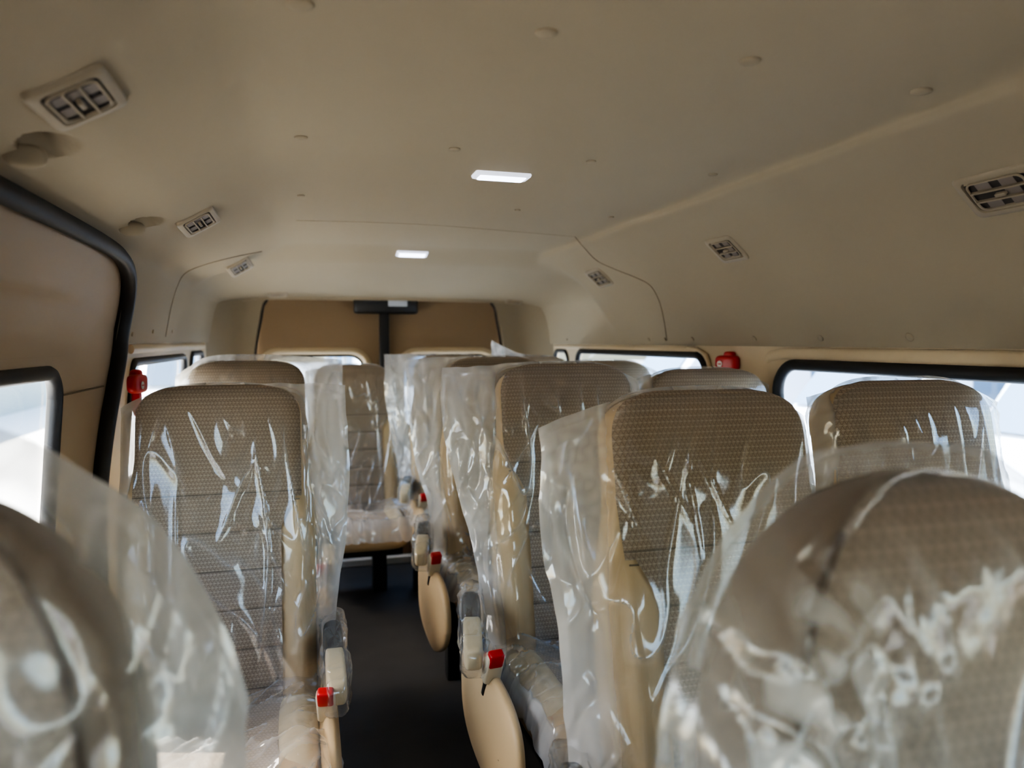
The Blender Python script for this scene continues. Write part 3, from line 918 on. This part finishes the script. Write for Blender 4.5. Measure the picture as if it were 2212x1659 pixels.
def cushion_cover(seed, m, hang=.06, amp=1.0, nu=120, nv=110):
    L = .225 + hang
    s_ = np.linspace(-L, .226, nu + 1)[None, :]; y = (.02 - .56 * np.linspace(0, 1, nv + 1))[:, None]
    xx = np.clip(s_, -.245, .245); over = np.maximum(0, np.abs(s_) - .235)
    x = xx + np.sign(s_) * over * .25 + 0 * y
    yy = np.maximum(-.475, y) + 0 * s_; oy = np.maximum(0, -.475 - y) + 0 * s_
    zt = .078 * np.maximum(.02, 1 - np.minimum(1, np.abs(xx) / .25) ** 8) ** .25 + .022 * ss(-.1, .24, -(y + .225))
    zt = zt + .026 * np.exp(-((np.abs(xx) - .175) / .05) ** 2) * ss(-.50, -.40, y)
    wr_ = .008 * rg_(pn(x * 10 + seed, y * 6, seed), 5) + .010 * rg_(pn((x + y) * 12, (x - y) * 4, seed + 2), 5) + .005 * np.abs(pn(x * 22, y * 22, seed)) + .003 * np.abs(pn(x * 50, y * 50, seed + 1))
    hn = .016 * pn(s_ * 12, y * 14, seed) * (over > 0)
    z = .318 + zt + .014 + amp * wr_ - over * .95 - oy * 1.6 + .01 * pn(x * 15, y * 3, seed) * (oy > 0)
    P = np.stack([(x + hn) * m, yy - oy * .4 + .012 * pn(x * 18, oy * 20, seed + 5) * (oy > 0), z], -1).reshape(-1, 3)
    hz = np.clip(.12 + wr_ / .02 * .5 + .4 * ((over > 0) | (oy > 0)), 0, 1).ravel()
    n_ = nu + 1
    I = (np.arange(nv)[:, None] * n_ + np.arange(nu)[None, :]).ravel()
    fq = np.stack([I, I + 1, I + 1 + n_, I + n_], -1)
    return P, (fq[:, ::-1] if m > 0 else fq), hz
def film_obj(name, data, parent, mat=None):
    P, Q, hz = data
    me = bpy.data.meshes.new(name)
    me.vertices.add(len(P)); me.vertices.foreach_set('co', P.astype(np.float32).ravel())
    me.loops.add(Q.size); me.loops.foreach_set('vertex_index', Q.astype(np.int32).ravel())
    me.polygons.add(len(Q)); me.polygons.foreach_set('loop_start', np.arange(0, Q.size, 4, dtype=np.int32))
    me.polygons.foreach_set('use_smooth', np.ones(len(Q), dtype=bool))
    me.materials.append(mat or M['film'])
    a = me.attributes.new('haze', 'FLOAT', 'POINT'); a.data.foreach_set('value', hz.astype(np.float32))
    me.update(calc_edges=True); me.validate()
    return link(name, me, parent)

def seat(label, x, Y, ztop, aisle, seed, ext=.09, wall=.006, corner=H - .03, cover=True, cush=True, arm=True, aoff=0.0, legs=((-.2, -.38), (.2, -.38), (-.2, -.02), (.2, -.02)), group='passenger seats wrapped in clear film', **kw):
    """aisle = -1: aisle on the -x side, +1: on the +x side. Y = depth of the top of the back rest"""
    t = empty('bus_seat', (x, Y - .155, 0)); tag(t, label, 'seat', group)
    m = 1 if aisle < 0 else -1
    dz = ztop - 1.108
    def put(name, me, loc=(0, 0, 0), rot=(0, 0, 0), par=None, scale=None):
        o = link(name, me, par or t); o.location = (loc[0], loc[1], loc[2] + (dz if par is None else 0)); o.rotation_euler = rot
        if scale: o.scale = scale
        return o
    put('backrest', SM['backrest']); put('back_panel', SM['back_panel']); put('headrest_panel', SM['headrest_panel']); put('piping', SM['piping'])
    c = put('cushion', SM['cushion']); put('cushion_panel', SM['cushion_panel'])
    for s in (-1, 1): put('cushion_bolster', SM['bolster'], (s * .175, 0, 0))
    if arm: put('side_cover', SM['side_cover'], (-m * (.243 + aoff), 0, 0))
    put('seat_frame', SM['frame'])
    for (lx, ly) in legs:
        o = put('leg', SM['leg'], (m * lx, ly, 0)); o.location.z = 0; o.scale = (1.5 if len(legs) == 2 else 1, 1, (.25 + dz) / .26)
    if arm:
        a = put('armrest', SM['arm_pad'], (-m * (.258 + aoff * .7), .0, .500), (math.radians(4), 0, -m * math.radians(11 if aoff else 0))); put('pivot_cap', SM['arm_cap'], par=a)
        mf = MB().superell((0, -.10, 0), (.029, .205, .046), 3.5, 4, 60, 60)
        P_ = np.array(mf.v); sg = np.sign(P_[:, 0] + 1e-9)
        k_ = .007 * np.abs(pn(P_[:, 1] * 26 + seed, P_[:, 2] * 40, P_[:, 0] * 40)) + .006 * rg_(pn(P_[:, 1] * 14, P_[:, 2] * 20 + seed, P_[:, 0] * 20), 4)
        P_[:, 0] += sg * k_; P_[:, 2] += k_ * np.sign(P_[:, 2]) + np.where(P_[:, 2] < 0, .012 * pn(P_[:, 1] * 18, P_[:, 0] * 10, seed), 0)
        film_obj('armrest_film', (P_, np.array(mf.f), np.clip(.02 + k_ * 16, 0, 1)), a)
        b = put('seat_belt_buckle', SM['buckle'], (-m * (.236 + aoff * 1.25), -.262, .458), (math.radians(24), 0, m * math.radians(8)))
        put('release_button', SM['button'], par=b); put('buckle_stalk', SM['stalk'], par=b)
    if cover:
        o = film_obj('plastic_cover', back_cover(SH, seed, m, ext, wall, corner, **kw), t); o.location.z = dz
        o['label'] = 'clear wrinkled film bag over the back rest'
    if cush:
        o = film_obj('cushion_film', cushion_cover(seed + .7, m, hang=.06 if arm else 0.0), t); o.location.z = dz
    return t

# ---- row by row (Y = depth at the top of the back rest)
seat('film-wrapped aisle seat with dark patterned fabric, second seat back from the lower right corner', .685, 1.20, 1.110, -1, 1.7, aoff=.055, ext=.085, corner=H - .055, low_ext=.06)
seat('film-wrapped window seat against the big window, white bag edge at its outer side', 1.140, 1.22, 1.120, -1, 4.1, ext=.004, wall=.016, arm=False)
seat('single film-wrapped seat nearest the sliding door, in front of the red hammer', -.205, 1.98, 1.088, 1, 7.3, ext=.085, corner=H + .0, low_ext=.045)
seat('film-wrapped aisle seat directly behind the large dark patterned one', .69, 1.96, 1.135, -1, 11.9, aoff=.055, ext=.115, corner=H - .01, low_ext=.03)
seat('film-wrapped window seat below the red hammer on the window-side pillar', 1.140, 1.98, 1.116, -1, 14.2, ext=.004, wall=.016, arm=False)
seat('single film-wrapped seat on the door side, second from the front', -.195, 2.72, 1.130, 1, 17.7, top_gap=.026, ext=.10, corner=H - .0, low_ext=.05)
seat('film-wrapped aisle seat in the third row, mostly hidden by the seat in front', .69, 2.73, 1.138, -1, 21.3, aoff=.055, ext=.115, corner=H - .005, low_ext=.04)
seat('window seat in the third row, only its brown crown showing below the far side window', 1.140, 2.74, 1.120, -1, 23.9, ext=.004, wall=.016, arm=False)
seat('rear bench seat at the end of the aisle, facing straight down it', .228, 3.95, 1.078, -1, 27.7, ext=.004, wall=.008, arm=False, legs=((.10, -.22), (-.17, -.22)), amp=1.5)
seat('rear bench seat right of the aisle in front of the second rear door window', .708, 3.70, 1.128, -1, 31.1, aoff=-.02, ext=.12, corner=H + .01, low_ext=.05)
seat('rear bench seat in the far corner by the small side window', 1.155, 3.72, 1.118, -1, 33.3, ext=.004, wall=.01, arm=False, corner=H + .09)

# ---- the two front seats close to the camera
def front_seat(label, x, Y, ztop, m, seed, mat='film_near', **kw):
    t = empty('front_seat', (x, Y - .155, 0)); tag(t, label, 'seat', 'front seats')
    dz = ztop - 1.108
    def fin(o): o.location.z = dz; return o
    fin(back_core(SHF, None).build('backrest', M['front_border'], t))
    mb, uv = patch(SHF, .0, (lambda z: .30 * SHF.hw(0) * 0 + min(.188, SHF.hw(z) * .84), None), top=True); fin(mb.build('back_panel', M['front_leather'], t, uvs=uv))
    P = [[tilt(min(.188, SHF.hw(z) * .84) * s, -(SHF.depth(min(.188, SHF.hw(z) * .84), z) + .002), z) for z in [i * .0185 for i in range(40)]] for s in (-1, 1)]
    pm_ = MB()
    for p_ in P: pm_.tube(p_, .0035, n=6)
    fin(pm_.build('piping', M['front_seam'], t))
    o = fin(link('cushion', SM['cushion'], t)); o.data = SM['cushion'].copy(); o.data.materials[0] = M['front_border']
    MB().box((0, -.2, .12), (.19, .2, .125), bev=.02).build('seat_box', M['black_plastic'], t)
    fin(film_obj('plastic_cover', back_cover(SHF, seed, m, dome=True, nu=170, nv=200, **kw), t, M[mat]))
    return t
front_seat('blurred front seat closest to the camera beside the sliding door, rounded brown back', -.318, .63, 1.103, -1, 41.0, ext=.05, wall=-.01, corner_z=0, top_gap=.040, amp=1.2, low_ext=.0, flap_hz=.8, mat='film')
front_seat('blurred front seat filling the lower right corner under crumpled film', .495, .52, 1.086, 1, 43.0, ext=.035, low_ext=.055, wall=.01, corner_z=0, top_gap=.028, amp=1.6, crumple=1.6, crumple_l=1.0, flap_hz=.35)

# ------------------------------------------------------------------ outside
g = MB().box((0, 0, -.80), (70, 70, .05)); tag(g.build('ground', M['concrete'], smooth=False), kind='structure')
yd = MB().box((-20.9, 14.5, -.745), (20, 15.5, .012)); M['pale_concrete'] = simple('pale_concrete', srgb(216, 214, 208), .9, bump=(8, .3, .02), var=.05)  # ground set paler on the sunny side to bounce light onto the opposite cove
tag(yd.build('ground_yard', M['pale_concrete'], smooth=False), kind='structure')
def minibus(label, x, y, rz, L=5.2, Wd=1.8, Ht=2.25):
    t = empty('minibus', (x, y, -.75), rz); tag(t, label, 'minibus', 'white minibuses parked outside')
    prof = [(-L / 2, .35), (-L / 2, Ht - .25), (-L / 2 + .15, Ht - .05), (-L / 2 + .5, Ht), (L / 2 - 1.5, Ht), (L / 2 - 1.25, Ht - .06), (L / 2 - .45, 1.15), (L / 2 - .08, .95), (L / 2, .7), (L / 2, .35)]
    mb = MB(); rws = []
    for k, (yy, sc) in enumerate(((-Wd / 2, .94), (-Wd / 2 + .06, .985), (-Wd / 2 + .16, 1), (Wd / 2 - .16, 1), (Wd / 2 - .06, .985), (Wd / 2, .94))):
        rws.append([(px * (.99 if sc < .95 else 1), yy, .35 + (pz - .35) * sc) for px, pz in prof])
    mb.grid(rws, closed=True); n_ = len(prof)
    mb.f.append(tuple(range(n_))); mb.f.append(tuple(range(5 * n_, 6 * n_))[::-1]); mb.mi += [0, 0]
    mb.build('body', M['van_white'], t)
    for s in (-1, 1):
        for k in range(3):
            x0 = -L / 2 + .3 + k * 1.25
            MB().box((x0 + .55, s * (Wd / 2 + .004), 1.52), (.54, .008, .30), bev=.007).build('side_window', M['van_glass'], t)
        for xx in (-L / 2 + .95, L / 2 - .95):
            w = MB().cyl((xx, s * (Wd / 2 - .2), .33), (xx, s * (Wd / 2 + .02), .33), .33, n=28).build('wheel', M['tyre'], t)
            MB().cyl((xx, s * (Wd / 2 - .1), .33), (xx, s * (Wd / 2 + .035), .33), .19, n=24).build('hub_cap', M['hub'], w)
    MB().add([(L / 2 - 1.20, -.75, Ht - .12), (L / 2 - 1.20, .75, Ht - .12), (L / 2 - .43, .80, 1.2), (L / 2 - .43, -.80, 1.2)], [(0, 1, 2, 3)]).build('windscreen', M['van_glass'], t, smooth=False)
    return t
for k, lb in enumerate((None, 'white minibus parked outside the big window, beside the window post',
                        'white minibus parked outside behind the window-side pillar', 'white minibus parked outside the far side window', 'white minibus parked outside, furthest along the window side')):
    if lb: minibus(lb, 7.6 + .15 * k, 1.6 + 2.7 * k, math.radians(183 - k))
minibus('white parked minibus beyond the rear door windows, on the aisle side', 1.6, 15.5, math.radians(-84))
minibus('white parked minibus beyond the rear door windows, towards the sliding door', -2.0, 15.9, math.radians(-86))
bld = empty('building', (-10.1, 34, -.75)); tag(bld, 'long grey green building with windows across the pale yard, seen through the sliding door window', 'building')
MB().box((0, 0, 2.0), (2.5, 19, 2.0)).build('facade', M['facade'], bld, smooth=False)
for k in range(12):
    MB().box((2.52, -17.6 + 3.2 * k, 1.75), (.03, .9, .62), bev=.02).build('window', M['facade_win'], bld)
    MB().box((2.52, -16.0 + 3.2 * k, 1.5), (.02, .35, .5), bev=.01).build('pale_panel', M['pale_concrete'], bld)

# ------------------------------------------------------------------ light
w = bpy.data.worlds.new('sky'); scene.world = w; w.use_nodes = True
nt = w.node_tree; nt.nodes.clear()
bg = nt.nodes.new('ShaderNodeBackground'); ow = nt.nodes.new('ShaderNodeOutputWorld')
sk = nt.nodes.new('ShaderNodeTexSky'); sk.sky_type = 'NISHITA'; sk.sun_disc = False
sk.sun_elevation = math.radians(46); sk.sun_rotation = math.radians(-70); sk.altitude = 0; sk.air_density = 1.3; sk.dust_density = 2.5; sk.ozone_density = 1
bg.inputs['Strength'].default_value = .55
nt.links.new(sk.outputs[0], bg.inputs[0]); nt.links.new(bg.outputs[0], ow.inputs[0])
sd = bpy.data.lights.new('sun', 'SUN'); sd.energy = 16.0; sd.angle = math.radians(.6); sd.color = (1, .93, .82)
so = bpy.data.objects.new('sun', sd); COL.objects.link(so)
so.rotation_euler = Vector((.44, -.18, -.87)).to_track_quat('-Z', 'Y').to_euler()
def portal(loc, target, sx, sy):
    d = bpy.data.lights.new('window_portal', 'AREA'); d.shape = 'RECTANGLE'; d.size = sx; d.size_y = sy
    d.cycles.is_portal = True
    o = bpy.data.objects.new('window_portal', d); COL.objects.link(o); o.location = loc
    o.rotation_euler = (Vector(target) - Vector(loc)).to_track_quat('-Z', 'Y').to_euler()
portal((.445, -.85, CZ + .0), (.445, 1.0, CZ - .2), 1.8, .8)
portal((1.45, 1.25, CZ - .25), (.4, 1.25, CZ - .25), 1.4, .42)
portal((1.45, 3.0, CZ - .24), (.4, 3.0, CZ - .24), 1.32, .42)
portal((-.56, 1.12, CZ - .26), (.4, 1.12, CZ - .26), 1.2, .46)
portal((-.56, 2.9, CZ - .24), (.4, 2.9, CZ - .24), 1.1, .42)
portal((1.42, -.15, CZ - .16), (.4, -.15, CZ - .16), 1.1, .42)
portal((-.54, -.15, CZ - .16), (.4, -.15, CZ - .16), 1.1, .42)
portal((.435, 4.42, CZ - .3), (.435, 2, CZ - .3), 1.4, .5)

# ------------------------------------------------------------------ render look
cy = scene.cycles
cy.max_bounces = 5; cy.diffuse_bounces = 3; cy.glossy_bounces = 2; cy.transmission_bounces = 3; cy.transparent_max_bounces = 24
cy.caustics_reflective = False; cy.caustics_refractive = False
cy.use_denoising = True; cy.use_adaptive_sampling = True; cy.adaptive_threshold = .12; cy.adaptive_min_samples = 20
cy.sample_clamp_indirect = 3.5; cy.use_light_tree = False
scene.view_settings.view_transform = 'AgX'
scene.view_settings.look = 'AgX - Medium High Contrast'
scene.view_settings.exposure = 1.7
